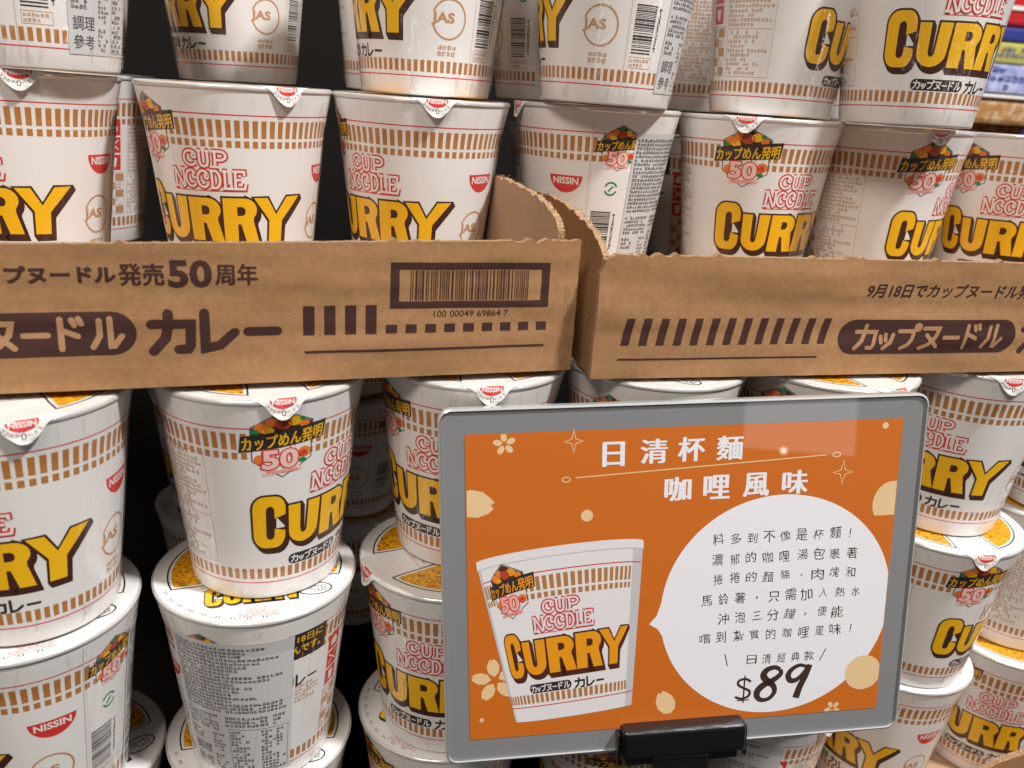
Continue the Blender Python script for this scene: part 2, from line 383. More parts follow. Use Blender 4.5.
def cupname_art():
    a = Art(); L = letters()
    L = [[(-3+(x+3)*.88, y) for x, y in p] for p in L]
    for j, p in enumerate(L): a.ribbon(p, 2.7, 'line_red', .05+.004*j, kx=KX)
    for j, p in enumerate(L): a.ribbon(p, 1.15, 'print_white', .16+.004*j, kx=KX)
    # swash line under the second word
    a.ribbon([(-27.5, 53.3), (0, 53.4), (22.5, 53.6)], .45, 'line_red', .03, kx=KX)
    return a
def emblem_art(cx, cy, s=1.):
    """fiftieth anniversary badge"""
    a = Art(); k = KX*s; T = lambda x, y: (cx+x*k, cy+y*s)
    b = Art()
    b.poly([(-11.5, 4), (-11.5, 8.4), (0, 15.6), (11.5, 9.6), (11.5, 3), (11.8, -7.6), (0, -15), (-11.4, -7)], 'ink', .035)
    b.poly(grow([(-11.5, 4), (-11.5, 8.4), (0, 15.6), (11.5, 9.6), (11.5, 3), (11.8, -7.6), (0, -15), (-11.4, -7)], -.45), 'print_white', .045)
    b.poly([(-11, 2), (-11, 8), (0, 14.9), (11, 9.2), (11, 2)], 'brown', .055)
    rng = random.Random(3)
    for x, y, r, m in [(-7.5, 8.2, 2.6, 'food_orange'), (-3.8, 10.4, 2.3, 'food_orange'), (0.3, 9.4, 3.2, 'food_red'), (-.2, 13, 1.6, 'print_green'), (4.6, 10.3, 2.7, 'yellow'), (8.2, 8.4, 2, 'food_orange'),
                       (7.2, 11, 1.1, 'print_green'), (-9.6, 6.4, 1.5, 'print_green'), (-8.3, -6.2, 2.4, 'food_orange'), (8.6, -4.6, 2.8, 'food_orange'), (8.6, -4.6, 1.1, 'food_red'), (-5, 6.6, 2.2, 'yellow'), (8, -8.2, 1.6, 'print_green'), (-4, 13, .01, 'yellow')]:
        b.disc(x, y, r, m, .07+.004*rng.random()*3+(.03 if r < 1.3 else 0), n=11, ry=r*(.75+.2*rng.random()))
    b.poly([(-16, -2.9), (16.6, .6), (17, 8.6), (-15, 4.4)], 'ink', .12)
    text(b, 'カップめん発明', -14.6, -1.2, 15.8, 4.9, 'yellow', .15, off=.03)
    for q in range(len(b.p)):
        if b.p[q][2] == 'yellow' and .149 < b.p[q][3] < .2: b.p[q] = ([(x, y+.105*x+.4) for x, y in b.p[q][0]], *b.p[q][1:])
    text(b, '50', -7.2, -10.4, 5.8, -2.4, 'line_red', .19, off=.075, box=0.)
    text(b, '50', -7.2, -10.4, 5.8, -2.4, 'pink', .22, off=.03, box=0.)
    text(b, 'th', 6.6, -6.6, 9.8, -3.4, 'line_red', .17, off=.03)
    b.poly([(-7.6, -13.6), (8, -12.2), (7.6, -10.4), (-7.4, -11.8)], 'pink', .14)
    text(b, 'ANNIVERSARY', -6.2, -12.9, 6.4, -11.4, 'line_red', .16)
    for v, f, m, l in b.p: a.p.append(([T(*q) for q in v], f, m, l))
    return a
def nissin(a, cx, cy, s, m_red='line_red', m_w='print_white', kx=KX, l=.05):
    """red half-round maker's mark, flat side up"""
    w, h = 9.6*s, 10*s
    a.poly([(cx+x*kx, cy+y) for x, y in [(-w, h*.42), (w, h*.42)]+arc(0, h*.42, w, h*.95, 0, -180, 16)[1:-1]], m_red, l)
    text(a, 'NISSIN', cx-7.4*s*kx, cy-.6*s, cx+7.4*s*kx, cy+3.2*s, m_w, l+.04, off=.03)
def cup_art():
    a = Art(); N = 68
    a.rect(-180, 88.8, 180, 89.4, 'line_red', .03); a.rect(-180, 8.9, 180, 9.5, 'line_red', .03)
    for i in range(N):
        x = -180+360/N*i+.6; wd = 360/N*.6
        a.rect(x, 78.8, x+wd, 86.8, 'bar_orange', .03); a.rect(x, 74.2, x+wd, 77.4, 'bar_orange', .03)
        a.rect(x, 11.3, x+wd, 16.9, 'bar_orange', .03)
    a.put(cupname_art()); a.put(curry_art(), dl=0)
    a.put(emblem_art(-46, 80.6, 1.08)); a.put(emblem_art(126, 81.5, .8))
    # pill with the name in kana, flavour beside it
    a.poly(arc(-3.5, 20.2, 2.8*KX*.9, 2.8, 90, -90, 8)+arc(-38, 20.2, 2.8*KX*.9, 2.8, 270, 90, 8), 'ink', .04)
    kana(a, 'カップヌードル', -39.5, -2, 18.4, 22.1, .66, 'print_white', .08, KX)
    kana(a, 'カレー', 3, 31, 17.4, 23.0, 1.2, 'ink', .05, KX)
    nissin(a, 88, 61.5, 1.)
    # quality mark
    ring = arc(85, 36.5, 9.2*KX, 9.2, 160, -162, 30); a.ribbon(ring, .95, 'tan_print', .05, kx=KX)
    text(a, 'JAS', 85-9.8*KX, 33.4, 85+3.0*KX, 39.6, 'tan_print', .08, off=.035)
    micro(a, 77, 19, 94, 25, 2, 'tan_print', .05, KX)
    # paper seam, recycling mark, bar code, stamp
    a.rect(105.6, 3, 106.1, 97, 'pale_tan', .02)
    a.ribbon(arc(123, 60, 3.4*KX, 3.4, 20, 160, 8), 1.0, 'print_green', .05, kx=KX); a.ribbon(arc(123, 60, 3.4*KX, 3.4, 200, 340, 8), 1.0, 'print_green', .05, kx=KX)
    a.ribbon([(121.3, 58.5), (124.7, 61.4)], 1.0, 'print_green', .06, kx=KX)
    y = 25.
    rng = random.Random(5)
    while y < 47:
        t = rng.choice((.35, .35, .7, 1.0)); a.rect(109.5, y, 125.5, y+t, 'ink', .05); y += t+rng.choice((.35, .4, .75))
    for k, ch in enumerate('4969864'): text(a, ch, 127, 26.5+k*2.9, 130.2, 28.7+k*2.9, 'ink', .05, rot=math.pi/2)
    a.frame(109, 18.2, 128, 23.6, .3, 'tan_print', .05); micro(a, 110.2, 18.8, 127, 23, 2, 'tan_print', .05, KX)
    # pictograms and the framed small print
    rng2 = random.Random(9)
    for k, y in enumerate((67.5, 57, 46.5)):
        a.rect(-151.5, y, -138.5, y+9.4, 'line_red', .05)
    a.poly([(-149, 70), (-142, 69.5), (-141, 72), (-144, 75), (-147.5, 73.6)], 'print_white', .08)
    a.ribbon([(-149.5, 59), (-140.5, 64.8)], .6, 'print_white', .08, kx=KX); a.ribbon([(-149.5, 64.8), (-140.5, 59)], .6, 'print_white', .09, kx=KX)
    a.poly([(-148, 54), (-142, 54), (-143.2, 48.4), (-146.8, 48.4)], 'print_white', .08)
    a.frame(-153, 19, -135.5, 45, .3, 'tan_print', .05)
    for r in range(5):
        for c in range(2):
            x, y = -152.4+c*8.4, 19.6+r*5.0
            if (r+c) % 2: a.rect(x, y, x+8, y+4.6, 'tan_print', .05)
            else: micro(a, x, y, x+8, y+4.6, 2, 'tan_print', .05, KX)
    a.frame(-132, 19, -91, 75.6, .3, 'tan_print', .05); a.rect(-131.4, 43.5, -91.6, 43.8, 'tan_print', .05)
    micro(a, -131, 44.5, -93, 75, 13, 'tan_print', .05, KX, .95); micro(a, -131, 20, -93, 43, 10, 'tan_print', .05, KX, .8)
    # dark date flash with yellow words, flavour word, small lines
    a.poly([(176, 74.5), (201.5, 74.5), (203, 76), (203, 90), (176, 90)], 'ink', .05)
    text(a, '9月18日に', 171, 84, 200, 88.4, 'yellow', .08, off=.02); text(a, 'なんです。', 173, 77.6, 199, 82.2, 'yellow', .08, off=.02)
    kana(a, 'カレー', 172, 198, 58, 64.5, 1.1, 'ink', .05, KX); micro(a, 182, 47, 203, 58, 5, 'tan_print', .05, KX)
    return a
CR0, CR1, CZ1 = 34.6, 46.1, 98.5
def wall_r(z): return CR0+.1168*z+(.072*(z-82) if z > 82 else 0)
def on_cup(x, y, l):
    r = (wall_r(y)+l)/1000; t = rad(x); return (r*math.sin(t), -r*math.cos(t), y/1000)
HC = .1029
CUPART = cup_art()
def cup_meshes():
    b = Build(); mm = lambda p: [(r/1000, z/1000) for r, z in p]
    prof = [(0, 3), (32.6, 3), (33.2, .3), (33.8, 0), (34.4, .2)]+[(wall_r(z), z) for z in (1, 12, 25, 38, 50, 62, 75, 82, 86, 90, 95, 100)]+[(47.75, 101.2), (47.5, 101.7), (46.6, 101.9), (44, 101.9)]
    b.lathe(mm(prof), 'paper_white', 120)
    b.art(CUPART, on_cup, 4., 41.)
    fr = random.Random(17)
    for c in (-160, -118, -72, -38, -6, 24, 58, 97, 112, 150, 176):
        for q in range(fr.choice((3, 4, 6))):
            a0 = c+fr.uniform(-5, 5); y0, y1 = fr.uniform(1.2, 4), fr.uniform(6, 19)*fr.choice((.7, 1, 1)); ln = fr.uniform(-5, 5); wd = fr.uniform(.5, 1.5); h = fr.uniform(.25, .75); v = []; n = 7
            for k in range(n):
                f = k/(n-1); y = y0+(y1-y0)*f; x = a0+ln*f+fr.uniform(-.35, .35); e = math.sin(math.pi*min(1, .1+f*.9))
                v += [on_cup(x-wd*e, y, .3), on_cup(x+.2*wd, y, .3+h*e), on_cup(x+wd*e, y, .3)]
            b.faces(v, [(3*k+j, 3*k+j+1, 3*k+j+4, 3*k+j+3) for k in range(n-1) for j in (0, 1)], 'film_wrinkle', True)
    for q in range(16):      # gathers under the rim
        a0 = fr.uniform(-180, 180); y1 = fr.uniform(97, 99.6); y0 = y1-fr.uniform(3, 11); ln = fr.uniform(-4, 4); wd = fr.uniform(.4, 1.2); h = fr.uniform(.15, .45); v = []
        for k in range(6):
            f = k/5; y = y0+(y1-y0)*f; x = a0+ln*f; e = math.sin(math.pi*min(.9, .05+f*.9)); v += [on_cup(x-wd*e, y, .3), on_cup(x, y, .3+h*e), on_cup(x+wd*e, y, .3)]
        b.faces(v, [(3*k+j, 3*k+j+1, 3*k+j+4, 3*k+j+3) for k in range(5) for j in (0, 1)], 'film_wrinkle', True)
    for a0, y0, a1, y1 in ((106, 1, 105.6, 99), (107.6, 1, 107.4, 99), (-27, 4, -20, 30), (34, 92, 40, 99), (68, 70, 76, 99), (-75, 60, -79, 99), (-98, 8, -92, 80), (-171, 30, -166, 99), (150, 2, 158, 40)):
        v = []; n = 14; wd = fr.uniform(.25, .5)
        for k in range(n):
            f = k/(n-1); y = y0+(y1-y0)*f; x = a0+(a1-a0)*f+.5*noise.noise(Vector((y/9, a0, 0))); e = .3+.7*math.sin(math.pi*min(.93, .07+f*.86)); v += [on_cup(x-wd*e, y, .3), on_cup(x, y, .3+.3*e), on_cup(x+wd*e, y, .3)]
        b.faces(v, [(3*k+j, 3*k+j+1, 3*k+j+4, 3*k+j+3) for k in range(n-1) for j in (0, 1)], 'film_wrinkle', True)
    # loose ear of film at the sealed seam
    b.faces([on_cup(109, 2, .2), on_cup(113, 1.2, 2.6), on_cup(114, 5, 2.2), on_cup(109.5, 8, .3)], [(0, 1, 2, 3)], 'film_wrinkle')
    body = b.mesh('cup_body')
    # lid: pressed paper disc with a rolled edge
    b = Build()
    b.lathe(mm([(47.62, 99.9), (48.15, 100.3), (48.3, 100.9), (48.25, 101.7), (47.9, 102.3), (47.2, 102.5)]), 'foil_edge', 120)
    b.lathe(mm([(47.2, 102.5), (46.4, 102.55), (45.4, 102.4), (30, 102.4), (0, 102.4)]), 'lid_white', 120)
    a = Art()
    for sgn in (-1, 1):
        o = arc(0, 0, 41, 41, 160, 252, 16)+[(-11.5, -31), (-9.5, -8), (-13, 12.5)]
        o = [(sgn*x, y) for x, y in o]
        if sgn < 0: o.reverse()
        a.ribbon(o, .8, 'ink', .05, closed=True); a.poly(grow(o, -1.7), 'lid_noodles', .06)
    # words turned round: their tops point away from the tab
    fl = lambda x, y: (-x*.62/KX, -y)
    t = Art(); P, ho = curry()
    for k, (dx, dy) in enumerate(((2.0, -2.4), (0, 0))):
        for j, p in enumerate(P): t.poly([(x+dx, (y+dy-40)*.52) for x, y in sc(p, 1.)], 'ink', .05+.04*k+.005*j)
    for j, p in enumerate(P): t.poly([(x, (y-40)*.52) for x, y in p], 'yellow', .15+.005*j)
    a.put(t, lambda x, y: (-x*.5/KX, -y+25))
    n = Art()
    for j, p in enumerate(letters()): n.ribbon([(x, y-64) for x, y in p], 1.5, 'line_red', .05+.004*j, kx=KX); n.ribbon([(x, y-64) for x, y in p], .8, 'print_white', .15+.004*j, kx=KX)
    a.put(n, lambda x, y: (-(x+3)*.42/KX, -y*.38+39))
    micro(a, 14, 14.6, 26, 22, 5, 'tan_print', .05)
    for k in range(9):
        q = 22+k*9; c, s = math.cos(rad(q)), math.sin(rad(q))
        for d in (-1.1, .4): a.ribbon([(43.2*c-d*s, 43.2*s+d*c), (44.6*c-d*s, 44.6*s+d*c)], .5, 'ink', .05)
    a.ribbon(arc(-26, 25, 8, 5, 0, 350, 20), .8, 'ink', .05); micro(a, -31.5, 22.4, -20.5, 27.6, 3, 'ink', .05)
    micro(a, -9, -22, 9, -12, 5, 'tan_print', .05); a.frame(-10, -23, 10, -11, .4, 'tan_print', .05)
    b.art(a, lambda x, y, l: (x/1000, y/1000, (102.4+l)/1000))
    lid = b.mesh('lid')
    # pull tab folded down over the rim at -Y
    def tabf(x, s, l):
        ph = x/48.; 
        if s < -.5: r, z = 48+s, 102.75+l
        else:
            q = s+.5; r = 48.0+.55*(1-math.exp(-q*1.2))-.03*q+.0075*q*q+l; z = 102.8-q*.9
        return (r/1000*math.sin(ph), -r/1000*math.cos(ph), z/1000)
    b = Build(); a = Art()
    o = [(-19, -4), (19, -4)][::-1]
    o = [(-20, -1), (-14.5, .8), (-11.5, 3.2), (-7, 10)]+arc(0, 10.4, 5.2, 4.3, 150, 30, 8)+[(7, 10), (11.5, 3.2), (14.5, .8), (20, -1), (17, -5), (-17, -5)]
    a.poly(o, 'lid_white', 0.)
    red = [(-8.2, -1.2), (8.2, -1.2)]+[(x, y) for x, y in arc(0, -1.2, 8.2, 7.6, 0, 180, 14)][1:-1]
    a.poly(red, 'line_red', .06)
    t = Art(); text(t, 'NISSIN', -6.6, -3.2, 6.6, .6, 'print_white', .1, off=.03); a.put(t, lambda x, y: (x, -y+.2))
    for ch, q in (('コ', -64), ('コ', -47), ('カ', -32), ('ラ', -17), ('ハ', 17), ('ガ', 33), ('ス', 50)):
        t = Art(); text(t, ch, -1.05, -1.05, 1.05, 1.05, 'ink', .06, off=.01); cx, cy = 10.4*math.sin(rad(q)), -.4+9.6*math.cos(rad(q)); c, s_ = math.cos(rad(q)), math.sin(rad(q))
        a.put(t, lambda x, y: (cx+x*c-y*s_*1., cy-(x*s_+y*c)))
    a.poly([(0, 7.2), (2.1, 9.2), (1.0, 9.2), (1.0, 11.4), (-1.0, 11.4), (-1.0, 9.2), (-2.1, 9.2)], 'ink', .06)
    a.poly([(0, 7.9), (1.0, 8.9), (.5, 8.9), (.5, 10.9), (-.5, 10.9), (-.5, 8.9), (-1.0, 8.9)], 'print_white', .1)
    b.art(a, lambda x, s, l: tabf(x*.70, s*.64, l+.04*max(0, s)*(1+noise.noise(Vector((x/4.5, s/4, 2.3))))), 2., 1.5)
    bmesh.ops.reverse_faces(b.bm, faces=b.bm.faces)
    tab = b.mesh('pull_tab')
    # ingredient sticker
    b = Build(); a = Art(); x0, x1 = 137., 215.
    a.rect(x0, 7.5, x1, 90, 'sticker_white', .30)
    micro(a, x0+2, 47, x1-3, 87.5, 19, 'sticker_ink', .36, KX, .97)
    micro(a, x0+2, 34.5, x0+30, 45, 5, 'sticker_ink', .36, KX, .9); micro(a, x0+33, 38, x1-3, 45, 3, 'sticker_ink', .36, KX)
    micro(a, x0+2, 26, x0+16, 33, 3, 'sticker_ink', .36, KX)
    text(a, '調理', x0+3, 17.6, x0+19, 23.6, 'sticker_ink', .36, off=.006); text(a, '參考', x0+3, 9.8, x0+19, 15.8, 'sticker_ink', .36, off=.006)
    micro(a, x0+22, 9, x0+33, 33, 12, 'sticker_ink', .36, KX, .7); micro(a, x0+36, 9, x0+52, 36, 13, 'sticker_ink', .36, KX, .8); micro(a, x0+57, 9, x1-3, 36, 13, 'sticker_ink', .36, KX, .8)
    a.frame(x0+35, 8.6, x1-2, 36.8, .25, 'sticker_ink', .35)
    b.art(a, on_cup, 4., 41.)
    st = b.mesh('ingredient_sticker')
    return body, lid, tab, st
BODY, LID, TAB, STICKER = cup_meshes()
ZT = .1221
LEV = dict(V=.0042, T=ZT-HC, U=ZT+.0006, A=-HC-.0006, B=-2*HC-.0012, C=-3*HC-.0018)
rnd = random.Random(11)
def cup(x, y, lev, alpha, tab, label, sticker=False, group='curry noodle cups stacked for sale', stw=0.):
    dz = -.0015 if lev in 'TUV' and x < .1 else 0.
    """alpha: which degree of the print faces the camera side; tab: where the pull tab sits, degrees right of the facing side"""
    az = math.degrees(-math.asin(x/math.hypot(x, y)))
    t = empty('instant_noodle_cup', (x, y, LEV[lev]+dz), rad(az-alpha)); tag(t, label, 'noodle cup', group)
    k = 1.2 if lev == 'U' else .5
    t.rotation_euler.x = rad(rnd.uniform(-k, k)); t.rotation_euler.y = rad(rnd.uniform(-k, k))
    obj('cup_body', BODY, t)
    l = obj('lid', LID, t); l.rotation_euler = (0, 0, rad(alpha+tab)); obj('pull_tab', TAB, l)
    if sticker: s = obj('ingredient_sticker', STICKER, t); s.rotation_euler = (0, 0, rad(stw))
    return t
# ---- tail
# ------------------------------------------------------------------ the cups, one by one (x, y in metres on the shelf)
GT, GU, GL = 'curry cups standing in the trays', 'curry cups stacked on top of the tray cups', 'curry cups in the columns under the trays'
for g, row in ((GU, [
    (-.1455, .455, 'U', 117, 10, 'upper cup at the left photo edge with white ingredient sticker ending in large characters', 1, 0),
    (-.0704, .578, 'U', 59, 20, 'upper cup set back in the gap, quality ring seen whole, shadow crossing its lower right', 0, 0),
    (.0391, .4888, 'U', 69, 0, 'upper cup with quality ring and bar code, directly above the third tray cup', 1, 6),
    (.134, .4649, 'U', 93, 0, 'upper cup with quality ring left of a white sticker, above the stickered tray cup', 1, 0),
    (.2423, .4866, 'U', -85, 0, 'upper cup showing tan framed small print and only the first two yellow letters', 0, 0),
    (.3058, .4481, 'U', -41, 0, 'upper cup at top right, nearly whole yellow word above its dark kana pill', 0, 0)]),
  (GT, [
    (-.163, .468, 'T', 34, 2, 'tray cup cut by the left photo edge, red half-round mark and ring visible', 0, 0),
    (-.0583, .4697, 'T', 18, 29, 'tray cup with whole red word mark, second from left in left tray', 0, 0),
    (.0368, .4835, 'T', 37, 9, 'rightmost cup in the left tray, beside the torn cardboard wall', 0, 0),
    (.1389, .4926, 'T', 107, -66, 'leftmost cup in the right tray, long white ingredient sticker and green recycling mark', 1, 0),
    (.2395, .4886, 'T', -40, -8, 'tray cup with badge centred under its red pull tab, second in right tray', 0, 0),
    (.3296, .4944, 'T', -80, 34, 'tray cup with badge to the right and two letters showing, third in right tray', 0, 0),
    (.428, .50, 'T', -11, 50, 'tray cup cut by the right photo edge, half hidden behind its neighbour', 0, 0)]),
  (GL, [
    (-.1395, .353, 'A', 28, 4, 'column cup at left photo edge, just under the tray, yellow lid patch showing', 0, 0),
    (-.1452, .357, 'B', 83, 180, 'column cup at left photo edge with bar code and wide red half-round mark', 1, 4),
    (-.1448, .378, 'C', 30, 200, 'lowest column cup at left photo edge, yellow lid patch beside its upper neighbour', 0, 0),
    (-.0415, .3805, 'A', -56, 10, 'bright column cup under the left tray with a large anniversary badge facing front', 0, 0),
    (-.0465, .3763, 'B', 160, 180, 'column cup covered by a grey ingredient sticker of dense characters', 1, -35),
    (-.0489, .3849, 'C', 0, 174, 'lowest cup of the second column, yellow lid patches left and right', 0, 0),
    (.0591, .4002, 'A', 16, 12, 'shaded column cup touching the left side of the sign, right under the tray', 0, 0),
    (.0526, .3861, 'B', 10, -62, 'shaded column cup left of the sign, red tab on the left of its lid', 0, 0),
    (.0529, .3944, 'C', 12, 150, 'lowest shaded cup left of the sign, dark ring stamp on its lid', 0, 0),
    (.1555, .397, 'A', 150, 160, 'cup mostly hidden behind the sign, left of two rims above its top edge', 0, 0),
    (.1555, .397, 'B', 40, 30, None, 0, 0),
    (.1555, .397, 'C', 120, -28, 'cup behind the black clip at the foot of the sign', 0, 0),
    (.253, .397, 'A', -25, 49, 'cup mostly hidden behind the sign, badge showing above its top edge', 0, 0),
    (.253, .397, 'B', 20, 30, None, 0, 0),
    (.253, .397, 'C', 190, 60, 'cup below the sign with a stickered side and red pictograms', 1, 0),
    (.358, .4141, 'A', 10, 29, 'cup right of the sign, directly under the right tray, last three yellow letters showing', 0, 0),
    (.358, .408, 'B', -86, 36, 'cup right of the sign with badge and first two yellow letters, middle of its column', 0, 0),
    (.3585, .418, 'C', 37, 0, 'lowest cup beside the lower right corner of the sign, small red half-round mark', 0, 0),
    (.459, .425, 'A', 60, 20, 'cup at right photo edge under the right tray, mostly out of view', 0, 0),
    (.458, .435, 'B', -112, 40, 'wrinkled film wrapped cup at right photo edge, middle of its column', 0, 0),
    (.457, .430, 'C', -13, 70, 'lowest cup at the right photo edge above the torn carton', 0, 0)])):
    for x, y, lv, al, tb, lab, stk, sw in row:
        if lab: cup(x, y, lv, al, tb, lab, stk, g, sw)
# cups of the second row, seen in the gaps
GB = 'shaded cups of the second row'
for x, y, lv, al, tb, lab, stk in (
    (-.174, .60, 'T', 188, 100, 'shaded second-row tray cup with red pictograms in the gap at far left', 0),
    (-.065, .59, 'V', 60, 100, 'shaded second-row cup behind the second tray cup', 0),
    (.045, .60, 'V', -20, 100, 'shaded second-row cup behind the rightmost cup of the left tray', 0),
    (.155, .60, 'V', -30, 100, 'shaded second-row cup between the first two cups of the right tray', 0),
    (.258, .60, 'V', -120, 100, 'shaded second-row cup with red pictograms between second and third right tray cups', 0),
    (.358, .60, 'V', 30, 100, 'shaded second-row cup behind the third cup of the right tray', 0),
    (.46, .61, 'V', 30, 100, 'shaded second-row cup behind the cup at the right photo edge', 0),
    (-.19, .65, 'U', 200, 100, 'dark upper second-row cup in the gap beside the left stickered cup', 0),
    (.03, .60, 'U', -30, 100, 'dark upper second-row cup left of the cup with ring and bar code', 0),
    (.128, .58, 'U', 150, 100, 'shaded upper second-row cup with grey sticker between two ringed cups', 1),
    (.235, .60, 'U', -120, 100, 'upper second-row cup with red pictograms behind the white sticker', 0),
    (.335, .575, 'U', -120, 100, 'upper second-row cup in the gap between the two yellow lettered cups', 0),
    (-.11, .66, 'A', 20, 100, 'dark second-row cup between the two left columns, just under the tray', 0),
    (-.11, .66, 'B', 40, 100, 'dark second-row cup between the two left columns, middle height', 0),
    (-.11, .66, 'C', 60, 100, 'dark second-row cup between the two left columns, lowest', 0),
    (.000, .65, 'A', 10, 100, 'dark second-row cup left of the sign columns, just under the tray', 0),
    (.000, .65, 'B', 80, 100, 'dark second-row cup left of the sign columns, middle height', 0),
    (.000, .65, 'C', 80, 100, 'dark second-row cup left of the sign columns, lowest', 0),
    (.305, .58, 'A', 10, 100, 'second-row cup behind the sign and the right column, just under the tray', 0),
    (.405, .51, 'A', 80, 100, 'second-row cup behind the two right columns, just under the tray', 0),
    (.405, .50, 'B', 80, 100, 'second-row cup between the two right columns, middle height', 0),
    (.405, .50, 'C', 80, 100, 'second-row cup between the two right columns, lowest', 0)):
    cup(x, y, lv, al, tb, lab, stk, GB)
# ------------------------------------------------------------------ the shelf
def plain(name, fn, m, kind='structure', parent=None):
    b = Build(); fn(b); o = obj(name, b.mesh(name), parent)
    if not parent and kind: o['kind'] = kind
    return o
def shelf():
    plain('floor', lambda b: b.box(-2.5, -2, -.93, 3, 3, -.9, 'shelf_dark'), 'shelf_dark')
    t = empty('shelf_rack', (0, .8, LEV['C']-.008)); tag(t, 'dark shelf rack standing behind and under all the stacked cups', 'shelf')
    b = Build(); b.box(-1.2, -.52, -.02, .95, .1, 0, 'shelf_dark'); obj('shelf_board', b.mesh('shelf_board'), t)
    b = Build(); b.box(-1.2, .07, .001, .62, .1, .9, 'shelf_dark'); obj('back_panel', b.mesh('back_panel'), t)
shelf()
# ------------------------------------------------------------------ cardboard trays
def tray(P0, P1, u0, u1, top, depth, label, art_, side_u, side_prof, side_out, side_top):
    """front panel runs from P0 along P1; u in mm along it, d in mm back from it"""
    P0, P1 = Vector((*P0, 0)), Vector((*P1, 0)); e = (P1-P0).normalized(); n = Vector((e.y, -e.x, 0))
    ang = math.atan2(e.y, e.x)
    t = empty('cardboard_tray', (P0.x, P0.y, .001), ang); tag(t, label, 'tray', 'printed cardboard trays of cups')
    Z0 = 1.2 if P0.x < 0 else .4
    W = lambda u, z: 1.5*noise.noise(Vector((u/75, z/22, u0)))*min(1, z/16)+.5*noise.noise(Vector((u/160, z/6.5, 3+u0)))+.35*noise.noise(Vector((u/9, z/9, 8)))-z*.012
    def P(u, z, l): return (u/1000, -(W(u, z)+l)/1000, (z*(1-Z0/60)+Z0)/1000)
    # front panel
    b = Build(); us = []; u = u0
    while u < u1-1e-6: us.append(u); u += 2.4
    us.append(u1)
    NZ = 26; rr = random.Random(int(u0)+5)
    tear = lambda u: (max(0, 1-abs(u-215)/24) if P0.x < 0 else max(0, 1-abs(u-22)/30))*(2.6*noise.noise(Vector((u/4.3, 7, 0)))+1.6*noise.noise(Vector((u/11, 4, 0))))
    tops = [top(u)+tear(u)+.35*noise.noise(Vector((u/3.2, 1, 0)))+(1.6*rr.random() if rr.random() < .06 else 0) for u in us]
    G = [[P(u, tp*k/NZ, 0) for k in range(NZ+1)] for u, tp in zip(us, tops)]
    H = [[(p[0], p[1]+.0035, p[2]) for p in c] for c in G]
    m = NZ+1; nu = len(us)
    v = [p for c in G for p in c]; vi = [p for c in H for p in c]
    b.faces(v, [(i*m+k, (i+1)*m+k, (i+1)*m+k+1, i*m+k+1) for i in range(nu-1) for k in range(NZ)], 'cardboard', True)
    b.faces(vi, [(i*m+k, i*m+k+1, (i+1)*m+k+1, (i+1)*m+k) for i in range(nu-1) for k in range(NZ)], 'cardboard_inside', True)
    rim_ = [G[i][0] for i in range(nu)]+[G[-1][k] for k in range(1, m)]+[G[i][-1] for i in range(nu-2, -1, -1)]+[G[0][k] for k in range(m-2, 0, -1)]
    rin = [(p[0], p[1]+.0035, p[2]) for p in rim_]; q = len(rim_)
    b.faces(rim_+rin, [(i, q+i, q+(i+1) % q, (i+1) % q) for i in range(q)], 'cardboard_edge')
    # frayed fibres along the torn top
    for i in range(nu-1):
        if rr.random() < .45:
            p = G[i][-1]; x, y, z = p[0]+.001*rr.random(), p[1]+.0005+.003*rr.random(), p[2]-.0002
            d = Vector((rr.uniform(-1, 1), rr.uniform(-1, .6), rr.uniform(.2, 1))).normalized()*rr.uniform(.0004, .0014)
            s = .0002
            b.faces([(x-s, y, z), (x+s, y, z), (x+d.x, y+d.y, z+d.z), (x, y+2*s, z)], [(0, 1, 2), (1, 3, 2), (3, 0, 2)], 'cardboard_edge')
    b.art(art_, lambda x, y, l: P(x, y, l+.12), 2.4, 2.4)
    obj('front_panel', b.mesh('front_panel'), t)
    # side wall with a torn, wavy top edge
    b = Build(); pr = []
    for i in range(len(side_prof)-1):
        (a, za), (c, zc) = side_prof[i], side_prof[i+1]
        k = max(2, int(abs(c-a)/1.5))
        for j in range(k): f = j/k; pr.append((a+(c-a)*f, za+(zc-za)*f+(rr.uniform(-.35, .35)+1.5*noise.noise(Vector(((a+(c-a)*f)/5.5, u0, 2)))+.8*noise.noise(Vector(((a+(c-a)*f)/2.1, u0, 5))))*(1 if 3 < a else .3)))
    pr.append(side_prof[-1])
    nn = len(pr); sgn = side_out
    wob = lambda d, z: 1.4*noise.noise(Vector((d/40, z/30, 4+u0)))*min(1, d/30)
    A = []; NK = 12
    for off in (0, 3.2):
        A.append([[((side_u+sgn*(off+wob(d, zt*k/NK)))/1000, (d+4)/1000, zt*k/NK/1000) for k in range(NK+1)] for d, zt in pr])
    m = NK+1
    fa = [(i*m+k, (i+1)*m+k, (i+1)*m+k+1, i*m+k+1) for i in range(nn-1) for k in range(NK)]
    rv = [tuple(reversed(f)) for f in fa]
    b.faces([p for c in A[0] for p in c], fa if sgn < 0 else rv, 'cardboard_inside' if side_top == 'in' else 'cardboard', True)
    b.faces([p for c in A[1] for p in c], rv if sgn < 0 else fa, 'cardboard' if side_top == 'in' else 'cardboard_inside', True)
    ti = [A[0][i][-1] for i in range(nn)]; to = [A[1][i][-1] for i in range(nn)]
    b.faces(ti+to, [(i, i+1, nn+i+1, nn+i) for i in range(nn-1)], 'cardboard_edge')
    fi = [A[0][0][k] for k in range(m)]; fo = [A[1][0][k] for k in range(m)]
    b.faces(fi+fo, [(k, m+k, m+k+1, k+1) for k in range(NK)], 'cardboard_edge')
